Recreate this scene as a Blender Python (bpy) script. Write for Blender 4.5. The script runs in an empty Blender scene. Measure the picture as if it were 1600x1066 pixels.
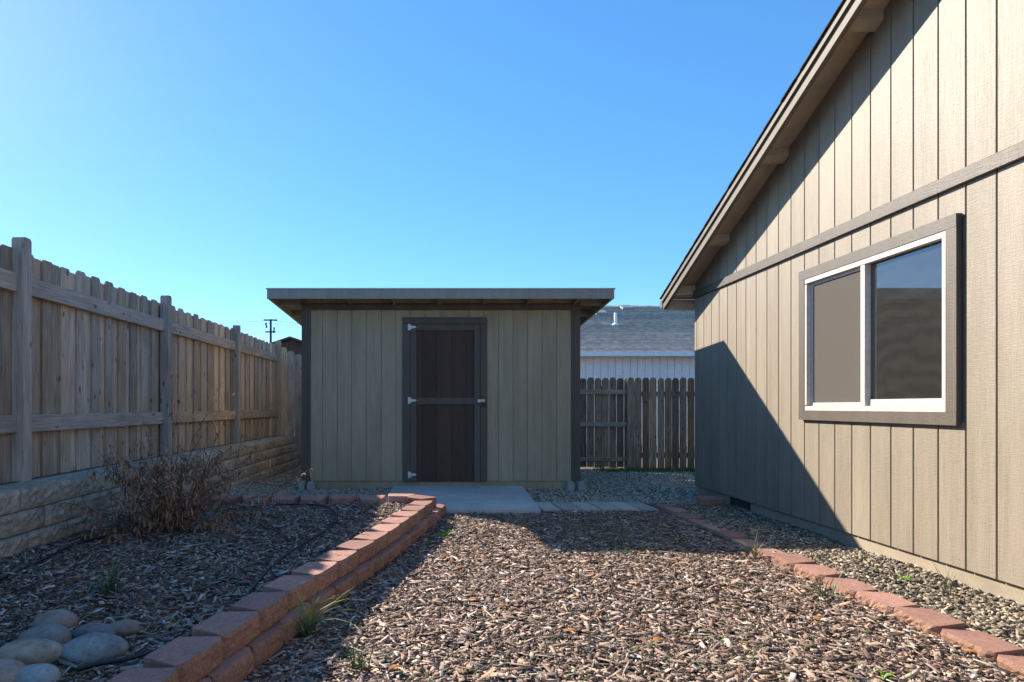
import bpy, bmesh, math, random
import numpy as np
from mathutils import Matrix, Vector
random.seed(7); rng = np.random.default_rng(7)
S = bpy.context.scene; C = S.collection
# ------------------------------------------------------------------ camera, sky, sun, exposure
F = 960.0; CAMZ = 1.10                       # focal length in photo pixels, eye height
cd = bpy.data.cameras.new('camera'); cam = bpy.data.objects.new('camera', cd); C.objects.link(cam)
cam.location = (0, 0, CAMZ); cam.rotation_euler = (math.radians(90), 0, 0)
cd.sensor_width = 36; cd.lens = 36 * F / 1600
cd.shift_x = (800 - 692) / 1600; cd.shift_y = (635 - 533) / 1600
cd.clip_start = .05; cd.clip_end = 2000
S.camera = cam
SUN = Vector((-.945, .94, .768)).normalized()
elev = math.asin(SUN.z); az = math.atan2(SUN.x, SUN.y)
w = bpy.data.worlds.new('World'); S.world = w; w.use_nodes = True
nt = w.node_tree; bg = nt.nodes['Background']
sky = nt.nodes.new('ShaderNodeTexSky'); sky.sky_type = 'NISHITA'; sky.sun_disc = False
sky.sun_elevation = elev; sky.sun_rotation = az
sky.air_density = .62; sky.dust_density = .06; sky.ozone_density = 5.5
hs = nt.nodes.new('ShaderNodeHueSaturation'); hs.inputs['Saturation'].default_value = 1.36
gm = nt.nodes.new('ShaderNodeGamma'); gm.inputs[1].default_value = .64
nt.links.new(sky.outputs[0], gm.inputs[0]); nt.links.new(gm.outputs[0], hs.inputs['Color']); nt.links.new(hs.outputs[0], bg.inputs[0]); bg.inputs[1].default_value = .134
sl = bpy.data.lights.new('sun', 'SUN'); sl.energy = 2.9; sl.angle = math.radians(.5); sl.color = (1, .90, .76)
so = bpy.data.objects.new('sun', sl); C.objects.link(so); so.rotation_euler = SUN.to_track_quat('Z', 'Y').to_euler()
S.view_settings.view_transform = 'Standard'; S.view_settings.look = 'None'
S.view_settings.exposure = 1.9; S.view_settings.gamma = 1; S.view_settings.use_curve_mapping = False

# ------------------------------------------------------------------ materials
def newmat(name, rough=.8, spec=.3):
    m = bpy.data.materials.new(name); m.use_nodes = True
    b = m.node_tree.nodes['Principled BSDF']; b.inputs['Roughness'].default_value = rough
    b.inputs['Specular IOR Level'].default_value = spec
    return m, m.node_tree, b
def nd(t, typ, **k):
    n = t.nodes.new(typ)
    for a, v in k.items(): setattr(n, a, v)
    return n
def coords(t, scale, jitter=True):
    tc = nd(t, 'ShaderNodeTexCoord'); mp = nd(t, 'ShaderNodeMapping'); mp.inputs['Scale'].default_value = scale
    if jitter:
        oi = nd(t, 'ShaderNodeObjectInfo'); mu = nd(t, 'ShaderNodeMath', operation='MULTIPLY'); mu.inputs[1].default_value = 37.3
        t.links.new(oi.outputs['Random'], mu.inputs[0])
        ad = nd(t, 'ShaderNodeVectorMath', operation='ADD')
        t.links.new(tc.outputs['Object'], ad.inputs[0]); t.links.new(mu.outputs[0], ad.inputs[1])
        t.links.new(ad.outputs[0], mp.inputs['Vector'])
    else: t.links.new(tc.outputs['Object'], mp.inputs['Vector'])
    return mp.outputs[0]
def noise(t, vec, scale, detail=5, rough=.6, dist=0):
    n = nd(t, 'ShaderNodeTexNoise'); n.inputs['Scale'].default_value = scale; n.inputs['Detail'].default_value = detail
    n.inputs['Roughness'].default_value = rough; n.inputs['Distortion'].default_value = dist
    t.links.new(vec, n.inputs['Vector']); return n.outputs['Fac']
def ramp(t, fac, stops):
    r = nd(t, 'ShaderNodeValToRGB'); e = r.color_ramp.elements
    e[0].position, e[0].color = stops[0][0], (*stops[0][1], 1); e[1].position, e[1].color = stops[-1][0], (*stops[-1][1], 1)
    for p, c in stops[1:-1]:
        x = e.new(p); x.color = (*c, 1)
    t.links.new(fac, r.inputs[0]); return r.outputs[0]
def mul(t, a, b, fac=1.0):
    m = nd(t, 'ShaderNodeMix', data_type='RGBA', blend_type='MULTIPLY'); m.inputs[0].default_value = fac
    t.links.new(a, m.inputs[6]); t.links.new(b, m.inputs[7]); return m.outputs[2]
def rnd(t, lo, hi):
    oi = nd(t, 'ShaderNodeObjectInfo'); mr = nd(t, 'ShaderNodeMapRange')
    mr.inputs[3].default_value = lo; mr.inputs[4].default_value = hi
    t.links.new(oi.outputs['Random'], mr.inputs[0])
    cc = nd(t, 'ShaderNodeCombineColor')
    for i in range(3): t.links.new(mr.outputs[0], cc.inputs[i])
    return cc.outputs[0]
def bump(t, b, h, strength, dist=.01):
    bp = nd(t, 'ShaderNodeBump'); bp.inputs['Strength'].default_value = strength; bp.inputs['Distance'].default_value = dist
    t.links.new(h, bp.inputs['Height']); t.links.new(bp.outputs[0], b.inputs['Normal'])
def grainscale(axis, across, along):
    return tuple(along if a == axis else across for a in 'xyz')
def wood(name, dark, light, axis, lo=.75, hi=1.2, knots=True, rough=.85):
    m, t, b = newmat(name, rough, .2)
    v = coords(t, grainscale(axis, 1, .06)); g = noise(t, v, 55, 6, .65, .6)
    col = ramp(t, g, [(.3, dark), (.5, tuple((a + c) / 2 for a, c in zip(dark, light))), (.72, light)])
    v2 = coords(t, grainscale(axis, 1, .35)); s = noise(t, v2, 5, 4)
    col = mul(t, col, ramp(t, s, [(.3, (.76, .74, .73)), (.65, (1.08, 1.06, 1.03))]))
    if knots:
        v3 = coords(t, grainscale(axis, 1, .45)); vo = nd(t, 'ShaderNodeTexVoronoi'); vo.inputs['Scale'].default_value = 9
        t.links.new(v3, vo.inputs['Vector'])
        col = mul(t, col, ramp(t, vo.outputs['Distance'], [(.06, (.3, .26, .24)), (.16, (1, 1, 1))]))
    oi = nd(t, 'ShaderNodeObjectInfo'); h1 = nd(t, 'ShaderNodeMath', operation='MULTIPLY'); h1.inputs[1].default_value = 53.7; h2 = nd(t, 'ShaderNodeMath', operation='FRACT')
    t.links.new(oi.outputs['Random'], h1.inputs[0]); t.links.new(h1.outputs[0], h2.inputs[0])
    col = mul(t, col, ramp(t, h2.outputs[0], [(0, (.86, .93, 1.02)), (.45, (.96, .97, 1)), (1, (1.1, .98, .84))]))
    col = mul(t, col, rnd(t, lo, hi)); t.links.new(col, b.inputs['Base Color'])
    bump(t, b, g, .55, .004); return m
def paint_siding(name, col0, rough=.5, spec=.45, var=.06, strength=.8):
    m, t, b = newmat(name, rough, spec)
    v = coords(t, (1, 1, .05)); g = noise(t, v, 70, 4, .6, 2.2)
    v2 = coords(t, (1, 1, .3)); big = noise(t, v2, 2.2, 4)
    v3 = coords(t, (.5, .5, 4)); fine = noise(t, v3, 45, 3)
    c = ramp(t, big, [(.3, tuple(x * .90 for x in col0)), (.7, tuple(x * 1.08 for x in col0))])
    c = mul(t, c, ramp(t, g, [(.3, (.86, .86, .87)), (.6, (1.03, 1.03, 1.02))])); c = mul(t, c, rnd(t, 1 - var, 1 + var))
    v4 = coords(t, (1, 1, .07)); st = noise(t, v4, 9, 5, .7); c = mul(t, c, ramp(t, st, [(.34, (.86, .85, .83)), (.55, (1, 1, 1)), (.75, (1.06, 1.06, 1.05))]))
    t.links.new(c, b.inputs['Base Color'])
    ad = nd(t, 'ShaderNodeMath', operation='ADD'); t.links.new(g, ad.inputs[0]); t.links.new(fine, ad.inputs[1])
    bump(t, b, ad.outputs[0], strength, .003); return m
def mineral(name, c1, c2, scale=30, rough=.9, lo=.85, hi=1.12, bs=.6, speck=None, dist=.006):
    m, t, b = newmat(name, rough, .25)
    v = coords(t, (1, 1, 1)); n1 = noise(t, v, scale, 7, .7); n2 = noise(t, v, scale * .12, 4)
    c = ramp(t, n1, [(.3, c1), (.7, c2)]); c = mul(t, c, ramp(t, n2, [(.3, (.78, .78, .8)), (.7, (1.1, 1.08, 1.05))]))
    if speck:
        n3 = noise(t, v, scale * 5, 2); c = mul(t, c, ramp(t, n3, [(.32, speck), (.45, (1, 1, 1))]))
    c = mul(t, c, rnd(t, lo, hi)); t.links.new(c, b.inputs['Base Color']); bump(t, b, n1, bs, dist); return m
def plain(name, col, rough=.5, metal=0, spec=.4, n=True):
    m, t, b = newmat(name, rough, spec); b.inputs['Metallic'].default_value = metal
    if n:
        f = noise(t, coords(t, (1, 1, 1)), 25, 4)
        t.links.new(ramp(t, f, [(.3, tuple(x * .85 for x in col)), (.7, tuple(min(1, x * 1.1) for x in col))]), b.inputs['Base Color'])
    else: b.inputs['Base Color'].default_value = (*col, 1)
    return m
def vcol(name, rough=.85, spec=.2, trans=0):
    m, t, b = newmat(name, rough, spec); a = nd(t, 'ShaderNodeAttribute', attribute_name='Col')
    n = noise(t, coords(t, (1, 1, 1), False), 180, 3)
    t.links.new(mul(t, a.outputs['Color'], ramp(t, n, [(.3, (.7, .7, .7)), (.7, (1.15, 1.15, 1.15))])), b.inputs['Base Color'])
    return m
M = {}
M['house'] = paint_siding('house_siding_paint', (.275, .228, .168), .52, .4, .05, .55)
M['housetrim'] = paint_siding('house_trim_paint', (.11, .088, .068), .5, .4, .02, .5)
M['soffit'] = paint_siding('soffit_paint', (.52, .43, .32), .6, .3, .02, .3)
M['barge'] = paint_siding('barge_paint', (.17, .142, .11), .6, .3, .02, .3)
M['foundation'] = mineral('foundation_paint', (.33, .275, .20), (.37, .31, .23), 25, .7, .99, 1.01, .25)
M['shed'] = paint_siding('shed_siding_paint', (.42, .35, .228), .6, .3, .04, .45)
M['shedtrim'] = paint_siding('shed_trim_paint', (.12, .10, .08), .6, .3, .04, .5)
M['shedfascia'] = paint_siding('shed_fascia_paint', (.32, .30, .25), .55, .35, .04, .3)
M['doorpanel'] = paint_siding('door_panel_paint', (.085, .053, .036), .6, .25, .06, .6)
M['fz'] = wood('fence_board_wood', (.36, .275, .20), (.76, .64, .50), 'z', .62, 1.25)
M['fy'] = wood('fence_rail_wood', (.30, .25, .205), (.58, .51, .43), 'y', .85, 1.1)
M['pz'] = wood('fence_post_wood', (.31, .26, .21), (.62, .53, .44), 'z', .9, 1.1)
M['bz'] = wood('old_fence_wood', (.09, .073, .055), (.38, .32, .25), 'z', .6, 1.3)
M['bx'] = wood('old_rail_wood', (.2, .17, .135), (.48, .42, .34), 'x', .8, 1.1)
M['brick'] = mineral('red_concrete_block', (.35, .18, .14), (.48, .275, .22), 40, .92, .74, 1.2, .5, (.6, .5, .48))
M['split'] = mineral('red_split_face', (.25, .14, .095), (.46, .275, .195), 55, .95, .85, 1.12, 1.0, (.5, .42, .4), .01)
M['retain'] = mineral('tan_split_block', (.30, .255, .195), (.62, .54, .43), 16, .95, .82, 1.15, 1.0, (.6, .58, .55), .012)
M['concrete'] = mineral('slab_concrete', (.44, .44, .42), (.58, .57, .54), 9, .9, .98, 1.02, .2)
M['paver'] = mineral('paver_concrete', (.44, .38, .33), (.58, .52, .45), 20, .92, .78, 1.1, .35)
M['cinder'] = mineral('grey_block', (.33, .33, .32), (.48, .48, .46), 40, .95, .9, 1.1, .5)
M['ground'] = mineral('soil', (.09, .064, .048), (.20, .15, .115), 22, 1, 1, 1, 1.0, None, .02)
M['chip'] = vcol('wood_chips', .75, .3); M['gravel'] = vcol('gravel_stone', .8, .3)
M['white'] = plain('white_vinyl', (.60, .53, .46), .4); M['galv'] = plain('galvanised_steel', (.55, .55, .53), .4, .3)
M['black'] = plain('black_plastic', (.012, .013, .015), .4); M['hose'] = plain('drip_hose', (.014, .018, .024), .45)
M['drip'] = plain('drip_edge_metal', (.5, .52, .52), .35, .4)
M['shingle'] = mineral('dark_shingle', (.03, .03, .033), (.075, .075, .08), 60, .95, .8, 1.2, .6)
M['gutter'] = plain('gutter_paint', (.17, .15, .12), .4)
M['nwhite'] = plain('neighbour_white_paint', (.80, .80, .79), .6); M['nfascia'] = plain('neighbour_gutter_white', (.8, .8, .8), .4)
M['nvent'] = plain('roof_vent_metal', (.26, .26, .25), .6); M['polewood'] = plain('pole_wood', (.05, .038, .03), .9); M['wire'] = plain('wire', (.03, .03, .03), .6)
M['barn'] = wood('far_shed_wood', (.08, .045, .033), (.20, .12, .09), 'z'); M['barnroof'] = plain('far_shed_roof', (.10, .085, .075), .9)
M['room'] = plain('room_paint', (.6, .58, .54), .9); M['dark'] = plain('vent_void', (.01, .01, .01), .9)
M['stem'] = vcol('dry_stems', .9, .1); M['leaf'] = vcol('dry_leaves', .9, .1); M['grass'] = vcol('grass_blades', .6, .3)
# neighbour's roof: shingle tabs of varied grey
m, t, b = newmat('neighbour_shingles', .95, .15)
v = coords(t, (1, 1, 1)); br = nd(t, 'ShaderNodeTexNoise'); br.inputs['Scale'].default_value = 2.2; br.inputs['Detail'].default_value = 5
mp = coords(t, (2.6, .25, .25)); t.links.new(mp, br.inputs['Vector'])
c = ramp(t, br.outputs['Fac'], [(.32, (.30, .265, .23)), (.5, (.40, .355, .31)), (.68, (.52, .465, .41))])
c = mul(t, c, rnd(t, .8, 1.15)); t.links.new(c, b.inputs['Base Color']); M['nroof'] = m
# window glass: clear pane with a Fresnel mirror coat
m = bpy.data.materials.new('window_glass'); m.use_nodes = True; t = m.node_tree; t.nodes.clear()
o = nd(t, 'ShaderNodeOutputMaterial'); mx = nd(t, 'ShaderNodeMixShader'); tr = nd(t, 'ShaderNodeBsdfTransparent'); gl = nd(t, 'ShaderNodeBsdfGlossy')
gl.inputs['Roughness'].default_value = .015; tr.inputs[0].default_value = (.72, .76, .74, 1)
lw = nd(t, 'ShaderNodeFresnel'); lw.inputs['IOR'].default_value = 1.75
fm = nd(t, 'ShaderNodeMath', operation='MULTIPLY_ADD'); fm.inputs[1].default_value = 1.6; fm.inputs[2].default_value = .05
t.links.new(lw.outputs[0], fm.inputs[0]); t.links.new(fm.outputs[0], mx.inputs[0])
df = nd(t, 'ShaderNodeBsdfDiffuse'); df.inputs[0].default_value = (.5, .48, .43, 1); m2 = nd(t, 'ShaderNodeMixShader')
wv = nd(t, 'ShaderNodeTexWave', wave_type='RINGS', rings_direction='X'); wv.inputs['Scale'].default_value = 2.6; wv.inputs['Distortion'].default_value = 7; wv.inputs['Detail'].default_value = 5; wv.inputs['Detail Scale'].default_value = 2.5
mpg = nd(t, 'ShaderNodeMapping'); mpg.inputs['Location'].default_value = (0, -4.1, -.6); tcg = nd(t, 'ShaderNodeTexCoord'); t.links.new(tcg.outputs['Object'], mpg.inputs[0]); t.links.new(mpg.outputs[0], wv.inputs['Vector'])
mr = nd(t, 'ShaderNodeMapRange'); mr.inputs[1].default_value = .2; mr.inputs[3].default_value = .05; mr.inputs[4].default_value = .063; t.links.new(wv.outputs['Fac'], mr.inputs[0])
t.links.new(tr.outputs[0], mx.inputs[1]); t.links.new(gl.outputs[0], mx.inputs[2]); t.links.new(mr.outputs[0], m2.inputs[0]); t.links.new(mx.outputs[0], m2.inputs[1]); t.links.new(df.outputs[0], m2.inputs[2]); t.links.new(m2.outputs[0], o.inputs[0]); M['glass'] = m
m = bpy.data.materials.new('insect_screen'); m.use_nodes = True; t = m.node_tree; t.nodes.clear()
o = nd(t, 'ShaderNodeOutputMaterial'); mx = nd(t, 'ShaderNodeMixShader'); tr = nd(t, 'ShaderNodeBsdfTransparent'); df = nd(t, 'ShaderNodeBsdfDiffuse')
df.inputs[0].default_value = (.17, .15, .13, 1); mx.inputs[0].default_value = .6
t.links.new(tr.outputs[0], mx.inputs[1]); t.links.new(df.outputs[0], mx.inputs[2]); t.links.new(mx.outputs[0], o.inputs[0]); M['screen'] = m

# ------------------------------------------------------------------ builders
def link(name, me, mat, parent=None, kind=None, loc=None, rot=None):
    ob = bpy.data.objects.new(name, me); C.objects.link(ob)
    if mat is not None and not me.materials: me.materials.append(M[mat] if isinstance(mat, str) else mat)
    if loc is not None: ob.location = loc
    if rot is not None: ob.rotation_euler = rot
    if parent is not None:
        ob.parent = parent; ob.matrix_parent_inverse = wm(parent).inverted()
    if kind: ob['kind'] = kind
    return ob
def wm(o):
    m = Matrix.LocRotScale(o.location, o.rotation_euler, o.scale)
    return (wm(o.parent) @ o.matrix_parent_inverse @ m) if o.parent else m
def thing(name, label, cat, loc=(0, 0, 0), group=None):
    o = bpy.data.objects.new(name, None); C.objects.link(o); o.location = loc; return tag(o, label, cat, group)
def tag(o, label, cat, group=None):
    o['label'] = label; o['category'] = cat
    if group: o['group'] = group
    return o
def bm_mesh(bm, name='m', smooth=False):
    bmesh.ops.recalc_face_normals(bm, faces=bm.faces); me = bpy.data.meshes.new(name); bm.to_mesh(me); bm.free()
    if smooth: me.polygons.foreach_set('use_smooth', [True] * len(me.polygons))
    return me
def bm_box(bm, x0, x1, y0, y1, z0, z1):
    r = bmesh.ops.create_cube(bm, size=1); vs = r['verts']
    for v in vs: v.co = Vector(((x0 + x1) / 2 + v.co.x * (x1 - x0), (y0 + y1) / 2 + v.co.y * (y1 - y0), (z0 + z1) / 2 + v.co.z * (z1 - z0)))
    return vs
def box(name, x0, x1, y0, y1, z0, z1, mat, parent=None, bev=.003, kind=None):
    bm = bmesh.new(); bm_box(bm, x0, x1, y0, y1, z0, z1)
    if bev: bmesh.ops.bevel(bm, geom=bm.edges[:], offset=bev, segments=1, affect='EDGES')
    return link(name, bm_mesh(bm), mat, parent, kind)
def boxes(name, lst, mat, parent=None, kind=None):
    bm = bmesh.new()
    for a in lst: bm_box(bm, *a)
    return link(name, bm_mesh(bm), mat, parent, kind)
def plate_mesh(poly, axis, a0, a1, bev=0):
    bm = bmesh.new()
    def P(p, a): return {'x': (a, p[0], p[1]), 'y': (p[0], a, p[1]), 'z': (p[0], p[1], a)}[axis]
    v0 = [bm.verts.new(P(p, a0)) for p in poly]; v1 = [bm.verts.new(P(p, a1)) for p in poly]; n = len(poly)
    bm.faces.new(v0); bm.faces.new(v1)
    for i in range(n): bm.faces.new((v0[i], v0[(i + 1) % n], v1[(i + 1) % n], v1[i]))
    if bev: bmesh.ops.bevel(bm, geom=bm.edges[:], offset=bev, segments=1, affect='EDGES')
    return bm_mesh(bm)
def plate(name, poly, axis, a0, a1, mat, parent=None, bev=0, kind=None):
    return link(name, plate_mesh(poly, axis, a0, a1, bev), mat, parent, kind)
def tube_bm(bm, pts, r, n=8):
    pts = [Vector(p) for p in pts]; rings = []; rr = r if isinstance(r, (list, tuple)) else [r] * len(pts)
    for i, p in enumerate(pts):
        d = (pts[min(i + 1, len(pts) - 1)] - pts[max(i - 1, 0)]).normalized()
        u = d.cross(Vector((0, 0, 1)) if abs(d.z) < .9 else Vector((1, 0, 0))).normalized(); v = d.cross(u)
        rings.append([bm.verts.new(p + rr[i] * (math.cos(2 * math.pi * k / n) * u + math.sin(2 * math.pi * k / n) * v)) for k in range(n)])
    for a, b2 in zip(rings, rings[1:]):
        for k in range(n): bm.faces.new((a[k], a[(k + 1) % n], b2[(k + 1) % n], b2[k]))
    bm.faces.new(rings[0]); bm.faces.new(rings[-1])
def tube(name, pts, r, mat, parent=None, n=8):
    bm = bmesh.new(); tube_bm(bm, pts, r, n); return link(name, bm_mesh(bm, smooth=True), mat, parent)
def spline(pts, k=8):
    out = []; P = [Vector(p) for p in pts]; P = [2 * P[0] - P[1]] + P + [2 * P[-1] - P[-2]]
    for i in range(1, len(P) - 2):
        for j in range(k):
            s = j / k; a, b2, c2, d = P[i - 1], P[i], P[i + 1], P[i + 2]
            out.append(.5 * (2 * b2 + (c2 - a) * s + (2 * a - 5 * b2 + 4 * c2 - d) * s * s + (3 * b2 - a - 3 * c2 + d) * s ** 3))
    out.append(P[-2]); return out
def pix(x, y, z):                            # photo pixel -> point on the level z
    k = (CAMZ - z) / (y - 635); return ((x - 692) * k, F * k, z)

# ------------------------------------------------------------------ ground
BORD = [(-1.05, 1.0), (-.99, 1.55), (-.905, 2.16), (-.849, 2.47), (-.723, 3.09), (-.577, 3.65), (-.366, 4.5), (-.057, 6.05)]
by = np.array([p[1] for p in BORD]); bxs = np.array([p[0] for p in BORD])
def hfun(x, y):
    x = np.asarray(x, float); y = np.asarray(y, float)
    h = -.13 * np.clip((y - 8.2) / 3.8, 0, 1)
    lim = np.interp(y, by, bxs) - .10
    bed = (x < lim) & (x > -2.95) & (y < 6.2) & (y > .2)
    h = np.where(bed, .115 + .012 * np.sin(x * 5 + 1) * np.sin(y * 4), h)
    strip = (x > 2.40) & (x < 3.3) & (y < 6.7) & (y > .2)
    h = np.where(strip, .025 + .008 * np.sin(y * 5), h)
    main = ~bed & ~strip & (y < 6.3) & (x < 2.4) & (x > -1)
    return h + np.where(main, .012 * np.sin(x * 3.1 + .4) * np.sin(y * 2.3 + 1), 0)
gx = np.concatenate([[-600, -150, -40, -12, -5], np.arange(-3.6, 3.61, .08), [5, 12, 40, 150, 600]])
gy = np.concatenate([[-300, -60, -10], np.arange(-.2, 12.6, .08), [15, 20, 30, 60, 200, 900]])
X, Y = np.meshgrid(gx, gy); Z = hfun(X, Y); ny, nx = X.shape
Z[(Y > 13) | (Y < -1)] = -.05
idx = np.arange(ny * nx).reshape(ny, nx)
quads = np.stack([idx[:-1, :-1], idx[:-1, 1:], idx[1:, 1:], idx[1:, :-1]], -1).reshape(-1, 4)
me = bpy.data.meshes.new('ground'); me.from_pydata(np.stack([X, Y, Z], -1).reshape(-1, 3).tolist(), [], quads.tolist())
link('ground', me, 'ground', kind='structure')

# ------------------------------------------------------------------ house on the right (gable wall X = 3.10)
HX = 3.10; HY = 7.57; RIDGE = 1.9; NEAR = -3.8; SL = .40
def zu(y): return 5.619 - SL * y if y >= RIDGE else 5.619 - SL * (2 * RIDGE - y)
house = thing('house', 'tan brown wood sided house with steep gable and white slider window', 'house', (7, 2, 0))
WY0, WY1, WZ0, WZ1 = 3.75, 5.215, 1.065, 2.175      # window opening
xb0, xb1 = HX + .013, HX + .12
bm = bmesh.new()
for a in [(xb0, xb1, NEAR, WY0, .14, 2.45), (xb0, xb1, WY1, HY, .14, 2.45), (xb0, xb1, WY0, WY1, .14, WZ0), (xb0, xb1, WY0, WY1, WZ1, 2.45)]: bm_box(bm, *a)
bm_box(bm, HX + .12, 12, HY - .12, HY, .14, 2.58); bm_box(bm, 11.88, 12, NEAR, HY - .12, .14, 2.5); bm_box(bm, HX + .12, 11.88, NEAR, NEAR + .12, .14, 2.5)
link('wall', bm_mesh(bm), 'house', house)
plate('gable_wall', [(NEAR, 2.45), (HY, 2.45), (HY, zu(HY)), (RIDGE, zu(RIDGE)), (NEAR, zu(NEAR))], 'x', xb0, xb1, 'house', house)
box('foundation', HX + .03, 12, NEAR + .02, HY - .02, -.3, .137, 'foundation', house, 0)
P0 = .2032; gap = .0045; y = HY - .006; k = 0
edges = [HY]
u0 = 960 * HX / (1391.9 - 692)               # one groove read off the photograph
first = u0 + P0 * math.floor((HY - u0) / P0)
e = first
while e > -.6: edges.append(e); e -= P0
edges.append(NEAR)
for a, b2 in zip(edges, edges[1:]):
    y1, y0 = a - gap, b2 + gap
    if y1 - y0 < .02: continue
    if b2 == NEAR: y0 = NEAR
    TZ0, TZ1 = WZ0 - .06, WZ1 + .06
    segs = [(.13, 2.43)]
    if y1 > WY0 - .05 and y0 < WY1 + .05: segs = [(.13, TZ0), (TZ1, 2.43)]
    for z0, z1 in segs: box('siding_board', HX, HX + .0125, y0, y1, z0, z1, 'house', house, .0025)
    plate('siding_board', [(y0, 2.50), (y1, 2.50), (y1, zu(y1) - .002)] + ([(RIDGE, zu(RIDGE) - .002)] if y0 < RIDGE < y1 else []) + [(y0, zu(y0) - .002)], 'x', HX, HX + .0125, 'house', house, .0025)
box('belly_band', HX - .028, HX + .01, NEAR, HY - .002, 2.421, 2.509, 'housetrim', house, .004)
box('corner_trim', HX + .012, HX + .1, HY, HY + .02, .12, 2.5, 'house', house, .002)
XB = 2.82
def slopebox(name, x0, x1, ya, yb, off0, off1, mat, parent, bev=0):   # board that follows the roof pitch
    return plate(name, [(ya, zu(ya) + off0), (yb, zu(yb) + off0), (yb, zu(yb) + off1), (ya, zu(ya) + off1)], 'x', x0, x1, mat, parent, bev)
EY = 7.87
for ya, yb in ((RIDGE, EY), (2 * RIDGE - EY, RIDGE)):
    slopebox('roof_deck', XB + .041, 12.4, ya, yb, .0, .016, 'soffit', house)
    slopebox('barge_board', XB, XB + .04, ya, yb, -.135, .010, 'barge', house, .003)
    slopebox('barge_trim', XB - .02, XB - .0005, ya, yb, -.045, .012, 'barge', house, .002)
ycur = EY + .03; k = 0
while ycur > RIDGE + .15:                    # shingle courses step up the slope
    j = random.uniform(-.003, .003)
    plate('shingle_course', [(ycur, zu(ycur) + .030), (ycur, zu(ycur) + .017), (ycur - .2, zu(ycur - .2) + .017), (ycur - .2, zu(ycur - .2) + .021)], 'x', XB - .035 + j, 12.4, 'shingle', house)
    ycur -= .135
plate('near_roof', [(RIDGE + .1, zu(RIDGE + .1) + .022), (RIDGE, zu(RIDGE) + .03), (2 * RIDGE - EY, zu(EY) + .03), (2 * RIDGE - EY, zu(EY) + .017), (RIDGE, zu(RIDGE) + .017)], 'x', XB - .035, 12.4, 'shingle', house)
for yl in (1.95, 3.14, 4.36, 5.55, 6.68):
    slopebox('lookout', XB + .041, HX - .001, yl - .045, yl + .045, -.075, -.001, 'soffit', house, .003)
box('eave_fascia', XB + .041, 12.4, EY - .045, EY - .005, 2.325, 2.462, 'soffit', house, .003)
box('eave_block', XB + .041, HX - .001, HY - .03, HY + .03, 2.47, 2.585, 'soffit', house, .003)
plate('gutter', [(EY, 2.46), (EY + .1, 2.47), (EY + .1, 2.43), (EY + .07, 2.36), (EY, 2.36)], 'x', XB - .01, 12.4, 'gutter', house, .003)
# window
win = boxes('window', [(HX - .035, HX + .005, WY0 - .08, WY1 + .08, WZ1 + .001, WZ1 + .08), (HX - .035, HX + .005, WY0 - .08, WY1 + .08, WZ0 - .08, WZ0 - .001),
                       (HX - .034, HX + .005, WY0 - .08, WY0 - .001, WZ0, WZ1), (HX - .034, HX + .005, WY1 + .001, WY1 + .08, WZ0, WZ1)], 'housetrim', house)
ym = 4.50
fx0, fx1 = HX - .03, HX + .06
boxes('frame', [(fx0, fx1, WY0, WY1, WZ1 - .038, WZ1), (fx0, fx1, WY0, WY1, WZ0, WZ0 + .038), (fx0, fx1, WY0, WY0 + .03, WZ0 + .039, WZ1 - .039), (fx0, fx1, WY1 - .028, WY1, WZ0 + .046, WZ1 - .046), (fx0 + .004, fx1, ym - .022, ym + .022, WZ0 + .039, WZ1 - .039)], 'white', win)
boxes('sash', [(HX, HX + .03, WY0 + .031, ym - .0225, WZ0 + .039, WZ0 + .085), (HX + .005, HX + .03, ym + .0225, WY1 - .0285, WZ0 + .039, WZ0 + .065),
               (HX + .005, HX + .03, WY1 - .055, WY1 - .0285, WZ0 + .066, WZ1 - .039), (HX + .005, HX + .03, ym + .0225, WY1 - .056, WZ1 - .062, WZ1 - .039)], 'white', win)
box('pane', HX + .018, HX + .022, WY0 + .031, ym - .0225, WZ0 + .086, WZ1 - .046, 'glass', win, 0)
box('pane', HX + .034, HX + .038, ym + .02, WY1 - .04, WZ0 + .05, WZ1 - .05, 'glass', win, 0)
box('screen', HX + .012, HX + .0125, ym + .023, WY1 - .056, WZ0 + .066, WZ1 - .063, 'screen', win, 0)
boxes('room_lining', [(HX + .125, 7, 1.5, 7.3, -.0, .15), (HX + .125, 7, 1.5, 7.3, 2.5, 2.6), (7, 7.1, 1.5, 7.3, .15, 2.5), (HX + .125, 7, 1.4, 1.5, .15, 2.5), (HX + .125, 7, 7.3, 7.4, .15, 2.5)], 'room', house)
tube('curtain_rod', [(3.5, 3.4, 2.12), (3.5, 5.6, 2.12)], .012, 'white', house)
box('curtain_edge', 3.42, 3.46, 4.42, 4.56, .3, 2.1, 'room', house, .004)
# foundation vent
vy0, vy1 = 960 * HX / (1168 - 692), 960 * HX / (1138 - 692)
vent = box('foundation_vent', HX + .02, HX + .0295, vy0, vy1, -.045 + .06, .115, 'dark', house, 0)
for i in range(5): box('louvre', HX + .012, HX + .0195, vy0 + .01, vy1 - .01, .022 + i * .018, .029 + i * .018, 'housetrim', vent, 0)

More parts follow.
